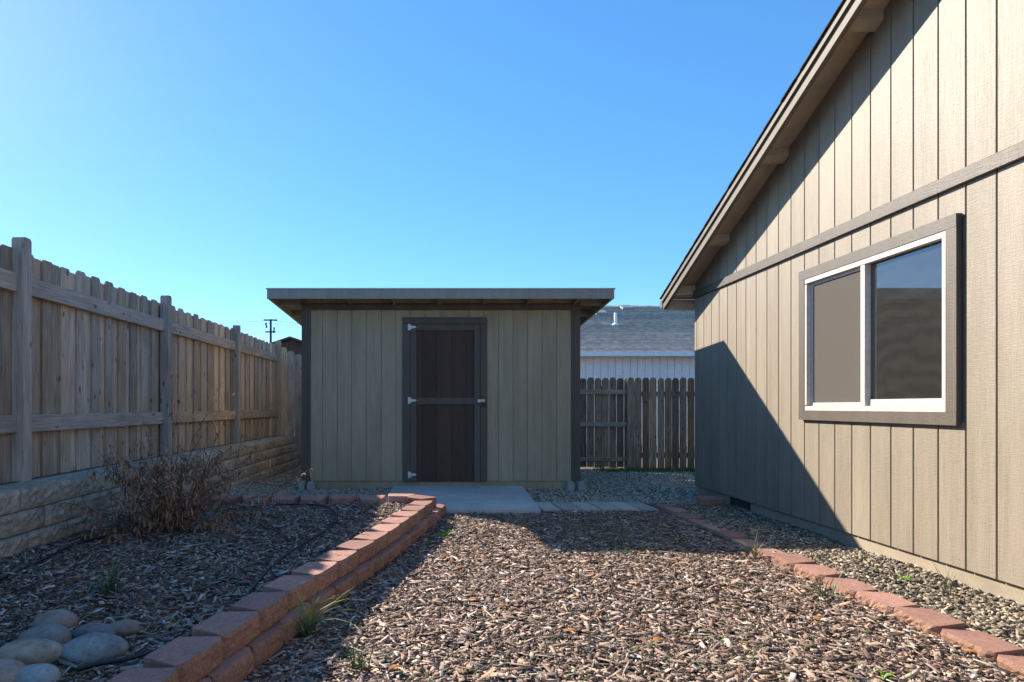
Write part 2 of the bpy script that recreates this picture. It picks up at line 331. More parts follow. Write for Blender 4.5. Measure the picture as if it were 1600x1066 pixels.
# ------------------------------------------------------------------ garden shed
SY = 8.14; sp = 118.0
def sx(px): return (px - 692) / sp
def sz(py): return CAMZ - (py - 635) / sp
SX0, SX1 = sx(474), sx(904); SB = 11.25  # SB: unseen back wall pushed out so the shed shadow covers the gravel
FY = 7.72; fs = F / FY
shed = thing('garden_shed', 'olive brown flat roofed garden shed with dark closed door', 'shed', ((SX0 + SX1) / 2, SY, 0))
RT = CAMZ + (635 - 450) / fs; rs = .055      # roof top at the front, fall to the back
def rz(y): return RT - .012 - rs * (y - FY)
wt = rz(SY) - .03
bm = bmesh.new()
bm_box(bm, SX0 + .02, SX1 - .02, SY + .012, SY + .08, .11, wt - .02)
bm_box(bm, SX0 + .02, SX1 - .02, SB - .08, SB, .11, rz(SB) - .05)
link('wall', bm_mesh(bm), 'shed', shed)
for x0, x1 in ((SX0, SX0 + .08), (SX1 - .08, SX1)):
    plate('side_wall', [(SY + .02, .11), (SB, .11), (SB, rz(SB) - .04), (SY + .02, rz(SY) - .04)], 'x', x0, x1, 'shed', shed)
ez = [sx(400 + v * .3625) for v in (287, 350, 412, 475, 540, 603, 666, 729, 793, 857, 920, 984, 1046, 1108, 1170, 1233, 1297)]
ee = [SX0 + .06] + ez + [SX1 - .06]
DX0, DX1, DZ1 = sx(629), sx(761), sz(496)
for a, b2 in zip(ee, ee[1:]):
    z0 = .11
    x0, x1 = a + .0032, b2 - .0032
    if x1 > DX0 + .02 and x0 < DX1 - .02:
        if x0 >= DX0 - .0 and x1 <= DX1: z0 = DZ1 - .03
        elif x0 < DX0:
            plate('siding_board', [(x0, .11), (DX0 + .02, .11), (DX0 + .02, DZ1 - .03), (x1, DZ1 - .03), (x1, wt), (x0, wt)], 'y', SY, SY + .0115, 'shed', shed); continue
        else:
            plate('siding_board', [(DX1 - .02, .11), (x1, .11), (x1, wt), (x0, wt), (x0, DZ1 - .03), (DX1 - .02, DZ1 - .03)], 'y', SY, SY + .0115, 'shed', shed); continue
    box('siding_board', x0, x1, SY, SY + .0115, z0, wt, 'shed', shed, .002)
for x0, x1 in ((SX0 - .02, SX0 + .098), (SX1 - .098, SX1 + .02)):
    box('corner_trim', x0, x1, SY - .022, SY - .001, .10, 2.462, 'shedtrim', shed, .003)
    xs = (x0 - .001, x0 + .019) if x0 < 0 else (x1 - .019, x1 + .001)
    box('corner_trim', xs[0], xs[1], SY - .0005, SY + .09, .10, 2.44, 'shedtrim', shed, .003)
box('frieze_board', SX0 + .099, SX1 - .099, SY - .02, SY - .001, 2.372, 2.462, 'shedtrim', shed, .003)
box('floor_skid', SX0 + .03, SX1 - .03, SY + .016, SY + .12, -.03, .108, 'shed', shed, .004)
boxes('floor_frame', [(SX0 + .03, SX1 - .03, SY + .121, SB - .03, .05, .107)], 'shedtrim', shed)
# roof
RX0, RX1 = (417 - 692) / fs, (960 - 692) / fs; RB = SB + .3
plate('roof_deck', [(FY + .03, rz(FY + .03)), (RB, rz(RB)), (RB, rz(RB) - .02), (FY + .03, rz(FY + .03) - .02)], 'x', RX0 + .035, RX1 - .035, 'shedfascia', shed)
box('fascia', RX0, RX1, FY, FY + .035, RT - .137, RT - .004, 'shedfascia', shed, .003)
for x0, x1 in ((RX0 + .001, RX0 + .034), (RX1 - .034, RX1 - .001)):
    plate('barge_board', [(FY + .036, rz(FY) + .002), (RB, rz(RB) + .002), (RB, rz(RB) - .12), (FY + .036, rz(FY) - .12)], 'x', x0, x1, 'shedfascia', shed)
plate('drip_edge', [(FY - .012, RT - .002), (RB + .02, rz(RB) + .012), (RB + .02, rz(RB) + .006), (FY - .012, RT - .012)], 'x', RX0 - .012, RX1 + .012, 'drip', shed)
for v in (400, 594, 790, 985, 1178, 1385):
    xr = (400 + v * .3625 - 692) / (F / 7.95)
    plate('rafter', [(FY + .036, rz(FY) - .022), (SB, rz(SB) - .022), (SB, rz(SB) - .112), (FY + .036, rz(FY) - .112)], 'x', xr - .02, xr + .02, 'shedfascia', shed)
for x0, x1 in ((RX0 + .035, SX0 - .021), (SX1 + .021, RX1 - .035)):
    for yy in (SY + .02, SY + .75, SY + 1.5):
        box('outlooker', x0, x1, yy, yy + .04, rz(yy) - .11, rz(yy) - .024, 'shedfascia', shed, .002)
# door
ft = .095
Zx = lambda v: sx(400 + v * .3625)
Zz = lambda v: sz(420 + v * .3625)
fy0, fy1 = SY - .026, SY - .001
box('door_frame', DX0, Zx(664), fy0, fy1, .105, Zz(239), 'shedtrim', shed, .003)
box('door_frame', Zx(968), DX1, fy0, fy1, .105, Zz(239), 'shedtrim', shed, .003)
box('door_frame', DX0, DX1, fy0, fy1, Zz(238.2), DZ1, 'shedtrim', shed, .003)
door = box('door', Zx(668), Zx(965), SY + .012, SY + .03, .10, Zz(241), 'doorpanel', shed, 0)
pe = [Zx(668), Zx(716), Zx(779), Zx(843), Zx(906), Zx(965)]
for a, b2 in zip(pe, pe[1:]): box('panel_board', a + .001, b2 - .001, SY - .002, SY + .011, .10, Zz(242), 'doorpanel', door, .001)
dy0, dy1 = SY - .024, SY - .003
box('stile', Zx(666), Zx(692), dy0, dy1, .105, Zz(241), 'shedtrim', door, .003)
box('stile', Zx(940), Zx(966), dy0, dy1, .105, Zz(241), 'shedtrim', door, .003)
box('rail', Zx(692.5), Zx(939.5), dy0, dy1, Zz(267), Zz(241), 'shedtrim', door, .003)
box('rail', Zx(692.5), Zx(939.5), dy0, dy1, Zz(585), Zz(556), 'shedtrim', door, .003)
for v in (253, 568, 887):
    zc = Zz(v); xc = Zx(660)
    bm = bmesh.new(); bm_box(bm, xc - .014, xc + .012, SY - .034, SY - .0265, zc - .042, zc + .042)
    bm_box(bm, xc + .008, xc + .024, SY - .038, SY - .0265, zc - .04, zc + .04)
    vs = bm_box(bm, xc + .02, xc + .095, SY - .033, SY - .0265, zc - .022, zc + .022)
    for q in vs:
        if q.co.x > xc + .08: q.co.z = zc + (q.co.z - zc) * .45
    link('hinge', bm_mesh(bm), 'galv', door)
zc = Zz(570)
boxes('hasp', [(Zx(955), Zx(968), SY - .031, SY - .0255, zc - .02, zc + .02), (Zx(969), Zx(985), SY - .037, SY - .0265, zc - .015, zc + .02), (Zx(979), Zx(983), SY - .05, SY - .037, zc - .012, zc + .012)], 'galv', door)
pl = thing('padlock', 'small black padlock hanging from the hasp of the shed door', 'padlock', (Zx(981), SY - .05, zc - .07))
box('body', Zx(981) - .022, Zx(981) + .022, SY - .06, SY - .038, zc - .075, zc - .025, 'black', pl, .005)
xl = Zx(981); tube('shackle', [(xl - .013, SY - .046, zc - .028)] + [(xl - .013 * math.cos(a), SY - .046, zc - .003 + .013 * math.sin(a)) for a in np.linspace(0, math.pi, 8)] + [(xl + .013, SY - .046, zc - .028)], .0035, 'galv', pl)
for (px_, py_, w_, lab, tilt) in ((890, 758, 12, 'grey concrete block at right shed corner standing closest to the slab', .1), (907, 758, 13, 'grey concrete block just outside the right shed corner towards the house', -.08),
                            (473, 755, 10, 'dull grey block under left shed corner on the fence side', 0), (487, 754, 12, 'pale concrete block at left shed corner beside the red edging', .1)):
    x0 = (px_ - 692) / 119; ww = w_ / 2 / 119
    bm = bmesh.new(); vs = bm_box(bm, x0 - ww, x0 + ww, SY - .16, SY - .03, -.02, .115)
    for q in vs:
        if q.co.z > .05: q.co.x = x0 + (q.co.x - x0) * .8
    bmesh.ops.bevel(bm, geom=bm.edges[:], offset=.006, segments=2, affect='EDGES')
    tag(link('concrete_block', bm_mesh(bm), 'cinder'), lab, 'block')

# ------------------------------------------------------------------ slab and pavers
bm = bmesh.new(); bm_box(bm, -.66, 1.0, 6.28, 8.12, -.1, .055)
for q in bm.verts:
    if q.co.x > 0: q.co.x += .05 * (q.co.y - 6.28) / 1.8
bmesh.ops.bevel(bm, geom=bm.edges[:], offset=.012, segments=2, affect='EDGES')
link('concrete_slab', bm_mesh(bm), 'concrete', kind='structure')
pav = bpy.data.objects.new('paver_path', None); C.objects.link(pav); pav.location = (1.6, 6.7, 0); pav['kind'] = 'structure'
for i in range(6):
    x0 = 1.045 + i * .206
    bm = bmesh.new(); bm_box(bm, x0, x0 + .198, 6.42, 6.92, -.05, .022 + random.uniform(-.006, .006))
    for q in bm.verts: q.co.x -= (q.co.y - 6.42) * .08
    bmesh.ops.bevel(bm, geom=bm.edges[:], offset=.008, segments=2, affect='EDGES'); link('paver', bm_mesh(bm), 'paver', pav)

# ------------------------------------------------------------------ block edging
def block_mesh(fw, bw, dep, ht, amp, nxs=9, nzs=4, bevel=.006):   # split-face block: rough front at y=0 (faces -y), narrower back
    bm = bmesh.new(); g = []
    for j in range(nzs + 1):
        row = []
        for i in range(nxs + 1):
            s = i / nxs; ed = (i in (0, nxs)) or (j in (0, nzs))
            bulge = -.010 * (1 - abs(2 * s - 1) ** 4) if fw != bw else 0
            yy = bulge + (0 if ed else random.uniform(-amp, amp * .6)) + (.006 if j == nzs else 0) + (.004 if j == 0 else 0) + (random.uniform(0, amp * .5) if ed else 0) + (.010 if i in (0, nxs) else 0)
            row.append(bm.verts.new(((s - .5) * fw, yy, j / nzs * ht)))
        g.append(row)
    for j in range(nzs):
        for i in range(nxs): bm.faces.new((g[j][i], g[j][i + 1], g[j + 1][i + 1], g[j + 1][i]))
    B = [bm.verts.new((x, dep, z)) for z in (0, ht) for x in (-bw / 2, bw / 2)]
    bm.faces.new([g[-1][i] for i in range(nxs + 1)] + [B[3], B[2]]); bm.faces.new([g[0][i] for i in range(nxs, -1, -1)] + [B[0], B[1]])
    bm.faces.new([B[0], B[2]] + [g[j][0] for j in range(nzs, -1, -1)]); bm.faces.new([g[j][nxs] for j in range(nzs + 1)] + [B[3], B[1]]); bm.faces.new([B[1], B[3], B[2], B[0]])
    for f in bm.faces:
        if len(f.verts) == 4 and not any(v in B for v in f.verts): f.material_index = 1
    ed = [e for e in bm.edges if all(v in B for v in e.verts)]
    bmesh.ops.bevel(bm, geom=ed, offset=bevel, segments=1, affect='EDGES')
    return bm_mesh(bm)
bv = [block_mesh(.285, .20, .178, .098, .007, 14, 6) for _ in range(6)]
for m_ in bv: m_.materials.append(M['brick']); m_.materials.append(M['split'])
def place(parent, pos, ang, z, tilt=0, mesh=None):
    o = link('edging_block', mesh or random.choice(bv), 'brick', parent, None, (pos[0], pos[1], z), (random.uniform(-.012, .012) + tilt, random.uniform(-.012, .012), ang + random.uniform(-.045, .045)))
    return o
def walk(poly, step, s0=0):
    P = [Vector(p) for p in poly]; L = [0]
    for a, b2 in zip(P, P[1:]): L.append(L[-1] + (b2 - a).length)
    s = s0; out = []
    while s < L[-1]:
        i = max(j for j in range(len(P) - 1) if L[j] <= s); f = (s - L[i]) / (L[i + 1] - L[i]); d = (P[i + 1] - P[i]).normalized()
        out.append((P[i].lerp(P[i + 1], f), math.atan2(d.y, d.x))); s += step
    return out
lb = thing('block_border', 'two course red block border round the bark filled bed', 'border', (-.5, 4, 0))
top = .2
for p, a in walk(BORD, .295, .1):
    if p.y > 5.97: continue
    place(lb, (p.x, p.y), a, top - .099)
low = [(x + .045, y) for x, y in BORD] + [(.06, 6.45)]
for p, a in walk(low, .295, .25): place(lb, (p.x, p.y), a, top - .199)
for X_, Y_, ang in ((-.165, 6.19, 2.45), (-.42, 6.335, 2.95)): place(lb, (X_, Y_), ang, top - .099)
for X_, Y_, ang in ((-.14, 6.30, 2.5), (-.40, 6.40, 3.0)): place(lb, (X_, Y_), ang, top - .198)
for i in range(8):
    xc = -.735 - .296 * i; place(lb, (xc, 6.40), math.pi, top - .115 + random.uniform(-.008, .008), -.10)
rb = thing('edging_row', 'single course red block edging row beside the house strip', 'edging', (2.3, 4, 0))
yy = 6.70; i = 0
while yy > .9:
    place(rb, (2.305 - .018 * (6.7 - yy) / 4 * -1, yy - .146), -math.pi / 2 + .012, -.038 + .006 * math.sin(i * 1.7) - .02 * (yy > 4.6)); yy -= .2935; i += 1
place(rb, (2.62, 6.62), 0, -.05); place(rb, (2.86, 6.5), .05, .028); place(rb, (2.86, 6.52), .02, -.07)

# ------------------------------------------------------------------ retaining wall
rw = thing('retaining_wall', 'tan split face block retaining wall under the board fence', 'wall', (-3, 6, 0))
rv = [block_mesh(.438, .4381, .30, .142, .011, 12, 5, .004) for _ in range(7)]
for m_ in rv: m_.polygons.foreach_set('material_index', [0] * len(m_.polygons))
for c in range(5):
    z = .54 - .149 * (c + 1); x = -2.875 + .026 * c; y = .2 + (.22 if c % 2 else 0)
    while y < 11.75 + .03 * c:
        o = link('wall_block', random.choice(rv), 'retain', rw, None, (x + random.uniform(-.004, .004), y + .222, z), (0, 0, math.pi / 2)); y += .444
box('backfill', -3.3, -3.18, .2, 11.95, -.1, .53, 'ground', rw, 0)

# ------------------------------------------------------------------ board fence on the left
def picket_poly(c, wd, z0, z1, ear=.028, r=False):
    h = wd / 2
    if r: return [(c - h, z0), (c + h, z0), (c + h, z1 - .05), (c + h * .86, z1 - .022), (c + h * .5, z1), (c - h * .5, z1), (c - h * .86, z1 - .022), (c - h, z1 - .05)]
    return [(c - h, z0), (c + h, z0), (c + h, z1 - ear), (c + h - ear * .8, z1), (c - h + ear * .8, z1), (c - h, z1 - ear)]
lf = thing('board_fence', 'weathered board on board fence on top of the retaining wall', 'fence', (-3.2, 6, .54))
posts = [-.2, 2.24, 4.68, 7.12, 9.56, 11.98]
for yp in posts:
    plate('post', picket_poly(yp, .095, .53, 2.37 + random.uniform(-.02, .02), .02), 'x', -3.255, -3.162, 'pz', lf, .003)
for a, b2 in zip(posts, posts[1:]):
    box('rail', -3.254, -3.208, a + .049, b2 - .049, 1.965, 2.105, 'fy', lf, .004)
    box('rail', -3.254, -3.208, a + .049, b2 - .049, .90, 1.035, 'fy', lf, .004)
y = -.1
while y < 11.9:
    dz = random.uniform(-.012, .012)
    plate('picket', picket_poly(y, .137, .52 + random.uniform(-.01, .01), 2.305 + dz), 'x', -3.275 + random.uniform(-.002, .001), -3.2565, 'fz', lf)
    plate('picket', picket_poly(y + .1175, .158, .50, 2.29 + random.uniform(-.012, .012)), 'x', -3.296, -3.2775, 'fz', lf)
    y += .235
# back fence
bf = thing('picket_fence', 'dark weathered picket fence behind the shed with light through its gaps', 'fence', (1, 12, 0))
x = -3.12
while x < 2.5:
    zt = float(np.interp(x, [-3.2, -2.7, -1.8, 1.5, 2.2], [2.29, 2.05, 2.1, 2.1, 1.66])) + random.uniform(-.008, .008)  # hidden stretch behind the shed is raised to keep sun off the gravel
    plate('picket', picket_poly(x, .14, -.1, zt, r=True), 'y', 12.0, 12.018, 'bz' if x > -2 else 'fz', bf); x += .146
xg0, xg1 = 2.60, 3.60
x = xg0
while x < xg1 + .08:
    plate('picket', picket_poly(x, .137, -.10 + random.uniform(-.02, .02), 1.655 + random.uniform(-.012, .012), r=True), 'y', 12.03, 12.048, 'bz', bf); x += .1455
for z0, z1 in ((1.335, 1.425), (.70, .79), (.02, .105)): box('rail', xg0 - .2, xg1 - .01, 11.985, 12.0285, z0, z1, 'bx', bf, .004)
box('post', 3.075, 3.165, 12.049, 12.14, -.2, 1.5, 'bz', bf)
plate('picket', picket_poly(3.655, .138, -.16, 1.66, r=True), 'y', 11.955, 11.975, 'bz', bf)
x = 3.655 + .147
while x < 7.5:
    plate('picket', picket_poly(x + random.uniform(-.004, .004), .134, -.15 + random.uniform(-.02, .01), 1.65 + random.uniform(-.012, .012), r=True), 'y', 11.965, 11.983, 'bz', bf); x += .1465
for z0, z1 in ((1.30, 1.39), (.12, .21)): box('rail', 3.62, 7.5, 11.984, 12.02, z0, z1, 'bx', bf)

# ------------------------------------------------------------------ beyond the fences
nh = thing('neighbour_house', 'white sided neighbouring house with grey shingle roof beyond back fence', 'house', (6, 20, 0))
NY = 17.4; ne = CAMZ + (635 - 557) * NY / F
boxes('wall', [(-.8, 14, NY + .45, NY + .6, -.1, ne + .1)], 'nwhite', nh)
x = -.8
while x < 9: box('siding_board', x + .013, x + .205, NY + .43, NY + .449, 0, ne + .08, 'nwhite', nh, .002); x += .215
box('gutter', -1.2, 14.4, NY - .06, NY + .05, ne, ne + .125, 'nfascia', nh, .01)
box('soffit', -1.2, 14.4, NY + .051, NY + .6, ne + .02, ne + .06, 'nwhite', nh, 0)
r0 = ne + .13; slope = .335; RY = 24.8
def nz(y): return r0 + slope * (y - NY)
plate('roof', [(NY, nz(NY) - .03), (RY, nz(RY) - .03), (2 * RY - NY, nz(NY) - .03), (2 * RY - NY, nz(NY) - .1), (RY, nz(RY) - .1), (NY, nz(NY) - .1)], 'x', -1.2, 14.4, 'nroof', nh)
yc = NY - .05
while yc < RY - .1:
    plate('shingle_course', [(yc, nz(yc) - .02), (yc, nz(yc) + .018), (yc + .16, nz(yc + .16) - .012), (yc + .16, nz(yc + .16) - .025)], 'x', -1.2, 14.4, 'nroof', nh); yc += .137
x = -1.2
while x < 14.2: plate('ridge_cap', [(RY - .15, nz(RY - .15) + .02), (RY, nz(RY) + .035 + random.uniform(0, .015)), (RY + .15, nz(RY - .15) + .02)], 'x', x, x + .27, 'nroof', nh); x += .275
def roofpt(px_, py_):
    k = (635 - py_) / F; yv = (r0 - slope * NY - CAMZ) / (k - slope); return (px_ - 692) * yv / F, yv
vx, vy = roofpt(962, 508); tube('vent_pipe', [(vx, vy, nz(vy) - .05), (vx, vy, nz(vy) + .42)], .055, 'nfascia', nh, 12)
tube('vent_flashing', [(vx, vy, nz(vy) - .03), (vx, vy, nz(vy) + .07)], [.17, .07], 'nfascia', nh, 12)
for px_, py_ in ((979, 483), (938, 491)):
    ax, ay = roofpt(px_, py_); plate('roof_vent', [(ay - .2, nz(ay - .2)), (ay - .2, nz(ay - .2) + .1), (ay + .2, nz(ay + .2) + .13), (ay + .2, nz(ay + .2))], 'x', ax - .2, ax + .2, 'nvent', nh)
fb = thing('far_building', 'small brown gabled building peeking over the fence corner', 'building', (-7.4, 31, 0))
plate('wall', [(-9.4, 0), (-5.4, 0), (-5.4, 3.7), (-7.4, 4.38), (-9.4, 3.7)], 'y', 30, 34, 'barn', fb)
for s in (-1, 1): plate('roof', [(-7.4, 4.40), (-7.4 + s * 2.4, 3.60), (-7.4 + s * 2.4, 3.68), (-7.4, 4.49)], 'y', 29.7, 34.3, 'barnroof', fb)
up = thing('utility_pole', 'dark wooden utility pole with crossarms far beyond the fence', 'pole', ((423 - 692) * 75 / F, 75, 0))
ux = (423 - 692) * 75 / F; s75 = F / 75; zz = lambda py_: CAMZ + (635 - py_) / s75
tube('shaft', [(ux, 75, -1), (ux, 75, zz(499))], [.2, .13], 'polewood', up)
box('crossarm', ux - .82, ux + .82, 74.8, 74.95, zz(501.5), zz(499.5), 'polewood', up); box('crossarm', ux - .62, ux + .62, 74.8, 74.95, zz(520), zz(518), 'polewood', up)
for dx, py_ in ((-.5, 507), (-.42, 511), (.45, 519), (.5, 514)): tube('insulator', [(ux + dx, 74.7, zz(py_ + 2)), (ux + dx, 74.7, zz(py_ - 2))], .1, 'polewood', up)
for py_ in (501, 506, 516, 519):
    z0 = zz(py_); tube('wire', [(ux + q * 45, 74.7 + q * 8, z0 - 1.4 * (1 - (2 * abs(q) - 1) ** 2) + .5 * abs(q)) for q in np.linspace(-1, 1, 21)], .012, 'wire', up, 4)

# ------------------------------------------------------------------ irrigation hose and river stones
zb = .14
tag(tube('drip_hose', spline([pix(335, 800, zb), pix(400, 791, zb), pix(470, 788, zb), pix(512, 793, zb), pix(526, 808, zb), pix(515, 825, zb), pix(470, 852, zb), pix(430, 880, zb), pix(395, 918, zb), pix(360, 960, zb), pix(240, 1018, zb), pix(150, 1038, zb), pix(120, 1046, zb)]), .0085, 'hose'), 'black drip hose looping along the red block border inside the bed', 'hose')
tag(tube('drip_hose', spline([pix(-60, 935, zb), pix(0, 905, zb), pix(60, 878, zb), pix(120, 850, zb), pix(190, 832, zb), pix(260, 815, zb - .015)]), .0085, 'hose'), 'black drip hose running along the foot of the retaining wall', 'hose')
def stone(px_, py_, w_, h_, d_, ang, c1, c2, lab, tilt=0, z=.125):
    p = pix(px_, py_, z); bm = bmesh.new(); bmesh.ops.create_icosphere(bm, subdivisions=4, radius=1); ph = random.uniform(0, 9)
    for v in bm.verts:
        c = v.co; r = 1 + .07 * math.sin(2.1 * c.x + ph) + .06 * math.sin(2.7 * c.y + 2 * ph) + .04 * math.sin(4 * c.z + 3 * c.x + ph)
        v.co = Vector((c.x * w_ * r * .95, c.y * d_ * r, c.z * h_ * r * 1.2))
    nm = 'stone_' + str(len(bpy.data.materials)); m = mineral(nm, tuple(v * 1.2 for v in c1), tuple(v * 2.0 for v in c2), 9, .6, .95, 1.05, .3, (.75, .75, .75), .004)
    o = link('river_stone', bm_mesh(bm, smooth=True), m, None, None, (p[0], p[1], z + h_ * .42), (tilt, tilt * .5, ang))
    return tag(o, lab, 'stone')
G1, G2 = (.10, .105, .10), (.20, .205, .195); T1, T2 = (.11, .10, .085), (.29, .25, .19)
stone(44, 1036, .125, .058, .075, .25, T1, T2, 'tan and dark mottled oval river stone leaning on the pile')
stone(150, 1025, .118, .052, .085, .1, G1, G2, 'smooth grey oval river stone lying beside the drip hose')
stone(72, 1008, .11, .05, .07, .2, (.12, .115, .11), (.2, .19, .18), 'grey river stone tucked behind the mottled stone')
stone(88, 984, .10, .05, .075, -.1, (.16, .12, .10), (.22, .18, .155), 'pinkish brown river stone at the back of the pile')
stone(58, 1064, .085, .035, .06, 0, (.17, .175, .175), (.26, .265, .26), 'small pale grey river stone in front of mottled stone')
stone(0, 1066, .10, .05, .07, -.3, (.16, .12, .10), (.26, .2, .16), 'reddish brown river stone at the open end of the pile')
stone(145, 995, .10, .035, .06, 0, (.08, .075, .075), (.13, .12, .115), 'dark flat stone half buried behind grey oval stone')
stone(190, 988, .07, .03, .05, .5, (.11, .09, .075), (.16, .135, .11), 'small brown stone wedge half buried past the pile')

# ------------------------------------------------------------------ bark, gravel: uncountable pieces
def attr_mesh(name, V, Fc, col, mat, smooth=False):
    me = bpy.data.meshes.new(name); n = len(V); k = Fc.shape[1]
    me.vertices.add(n); me.vertices.foreach_set('co', np.ascontiguousarray(V, np.float32).ravel())
    me.loops.add(Fc.size); me.loops.foreach_set('vertex_index', np.ascontiguousarray(Fc, np.int32).ravel())
    me.polygons.add(len(Fc)); me.polygons.foreach_set('loop_start', np.arange(len(Fc), dtype=np.int32) * k)
    me.update(calc_edges=True); me.validate()
    a = me.color_attributes.new('Col', 'FLOAT_COLOR', 'POINT'); a.data.foreach_set('color', np.concatenate([col, np.ones((n, 1))], 1).astype(np.float32).ravel())
    me.materials.append(M[mat]); return me
CUBE = np.array([[-1, -1, -1], [1, -1, -1], [1, 1, -1], [-1, 1, -1], [-1, -1, 1], [1, -1, 1], [1, 1, 1], [-1, 1, 1]], float) * .5
CF = np.array([[4, 5, 6, 7], [0, 1, 5, 4], [1, 2, 6, 5], [2, 3, 7, 6], [3, 0, 4, 7]])
def scatter(name, x, y, L, W, T, palette, weights, mat, lift=.012, tilt=.35, label=None):
    n = len(x); z = hfun(x, y) + rng.uniform(-.004, lift, n)
    V = CUBE[None] * np.stack([L, W, T], -1)[:, None, :]
    V = V * (1 + rng.uniform(-.38, .38, (n, 8, 3)))
    V[:, :, 2] += (rng.uniform(-.25, .25, (n, 1)) * (V[:, :, 0] / L[:, None]) ** 2 * L[:, None])
    ya = rng.uniform(0, 6.283, n); tx = rng.normal(0, tilt, n); ty = rng.normal(0, tilt * .7, n)
    def R(a, i, j, V):
        c, s = np.cos(a)[:, None], np.sin(a)[:, None]; A, B = V[:, :, i].copy(), V[:, :, j].copy()
        V[:, :, i] = c * A - s * B; V[:, :, j] = s * A + c * B
    R(tx, 1, 2, V); R(ty, 0, 2, V); R(ya, 0, 1, V)
    V += np.stack([x, y, z], -1)[:, None, :]
    pal = np.array(palette)[rng.choice(len(palette), n, p=np.array(weights) / sum(weights))] * rng.uniform(.7, 1.45, (n, 1))
    col = np.repeat(pal, 8, 0)
    Fc = (CF[None] + 8 * np.arange(n)[:, None, None]).reshape(-1, 4)
    o = link(name, attr_mesh(name, V.reshape(-1, 3), Fc, col, mat), None, kind='stuff')
    if label: o['label'] = label
    return o
def flakes(n):
    L = np.clip(rng.lognormal(math.log(.0215), .6, n), .008, .11); return L, np.clip(L * rng.uniform(.12, .45, n), .003, .018), rng.uniform(.0012, .0038, n)
def region(n, x0, x1, y0, y1, near=0):
    u = rng.uniform(0, 1, n); y = y0 + (y1 - y0) * u ** (1 + near); return rng.uniform(x0, x1, n), y
BARK = [(.25, .165, .12), (.37, .265, .205), (.50, .39, .32), (.12, .08, .058), (.66, .57, .5), (.46, .29, .19)]; BW = [4, 4, 2, 4, .5, 1.4]
x, y = region(105000, -1.0, 2.42, 1.5, 6.45, .35); lim = np.interp(y, by, bxs) + .01
k = (x > lim) & ~((y > 6.26) & (x > -.7) & (x < 1.02)) & ~((y > 6.4) & (x > 1)); x, y = x[k], y[k]; n = len(x)
scatter('bark_chips', x, y, *flakes(n), BARK, BW, 'chip', .014, .22, 'bark chip mulch covering the open yard between both red borders')['category'] = 'mulch'
x, y = region(60000, -2.95, -.05, 1.5, 6.3, .3); lim = np.interp(y, by, bxs) - .14; k = x < lim; x, y = x[k], y[k]; n = len(x)
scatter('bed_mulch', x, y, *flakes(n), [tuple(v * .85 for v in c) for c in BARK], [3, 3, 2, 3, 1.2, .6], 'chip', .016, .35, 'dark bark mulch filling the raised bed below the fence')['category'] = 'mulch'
GR = [(.28, .225, .16), (.38, .305, .215), (.18, .145, .10), (.5, .42, .31), (.11, .088, .066)]
x, y = region(17000, 2.45, 3.14, 1.5, 6.6, .3); n = len(x)
scatter('strip_mulch', x, y, rng.lognormal(math.log(.024), .35, n), rng.uniform(.007, .018, n), rng.uniform(.003, .008, n), GR, [3, 2.5, 3.5, 1, 3], 'chip', .014, .35, 'tan bark and gravel strip along the house foundation')['category'] = 'gravel'
GV = [(.36, .32, .245), (.48, .43, .34), (.23, .205, .155), (.6, .55, .45), (.32, .265, .18)]
x1, y1 = region(22000, 1.0, 5.2, 6.95, 11.95, .3); x2, y2 = region(12000, -2.95, -.6, 6.55, 8.2); x3, y3 = region(4000, -2.9, -1.75, 8.2, 11.9)
x = np.concatenate([x1, x2, x3]); y = np.concatenate([y1, y2, y3]); k = ~((x > 3.08) & (y < 7.6)); x, y = x[k], y[k]; n = len(x)
scatter('gravel', x, y, rng.uniform(.014, .03, n), rng.uniform(.010, .022, n), rng.uniform(.006, .013, n), GV, [3, 3, 2, 1, 2], 'gravel', .01, .4, 'grey gravel on the ground around the shed')['category'] = 'gravel'
# pale straws and splinters lying about
x, y = region(420, -.8, 2.3, 2.0, 6.3, .3); lim = np.interp(y, by, bxs) + .06; k = x > lim; x, y = x[k], y[k]
x2, y2 = region(240, -2.7, -.8, 1.9, 6, .2); k = x2 < np.interp(y2, by, bxs) - .2; x = np.concatenate([x, x2[k]]); y = np.concatenate([y, y2[k]]); n = len(x)
scatter('straw', x, y, rng.uniform(.05, .14, n), rng.uniform(.002, .006, n), rng.uniform(.002, .003, n), [(.42, .36, .28), (.5, .46, .4), (.3, .24, .17)], [2, 2, 2], 'chip', .022, .10, 'pale dry straws and splinters strewn over the bark')['category'] = 'straw'

# ------------------------------------------------------------------ plants
def ribbons(blades, wid, c0, c1, mat, taper=True):
    V = []; Fc = []; Cc = []
    for pts, wd, sh in blades:
        n = len(pts); base = len(V); pts = [Vector(p) for p in pts]
        for i, p in enumerate(pts):
            d = (pts[min(i + 1, n - 1)] - pts[max(i - 1, 0)]); s = Vector((-d.y, d.x, 0))
            s = s.normalized() if s.length > 1e-5 else Vector((1, 0, 0))
            ww = wd * (1 - (i / (n - 1)) ** 2 * .9 if taper else math.sin(math.pi * (i + .35) / (n - .3)))
            nrm = Vector((0, 0, 1)) if d.z < .3 else Vector((0, -1, 0))
            q = i / (n - 1); col = [(a * (1 - q) + b2 * q) * sh for a, b2 in zip(c0, c1)]
            V += [p - s * ww / 2, p + nrm * ww * .15, p + s * ww / 2]; Cc += [col] * 3
        for i in range(n - 1):
            a = base + 3 * i; Fc += [(a, a + 1, a + 4, a + 3), (a + 1, a + 2, a + 5, a + 4)]
    return attr_mesh('m', np.array([tuple(v) for v in V]), np.array(Fc), np.array(Cc), mat)
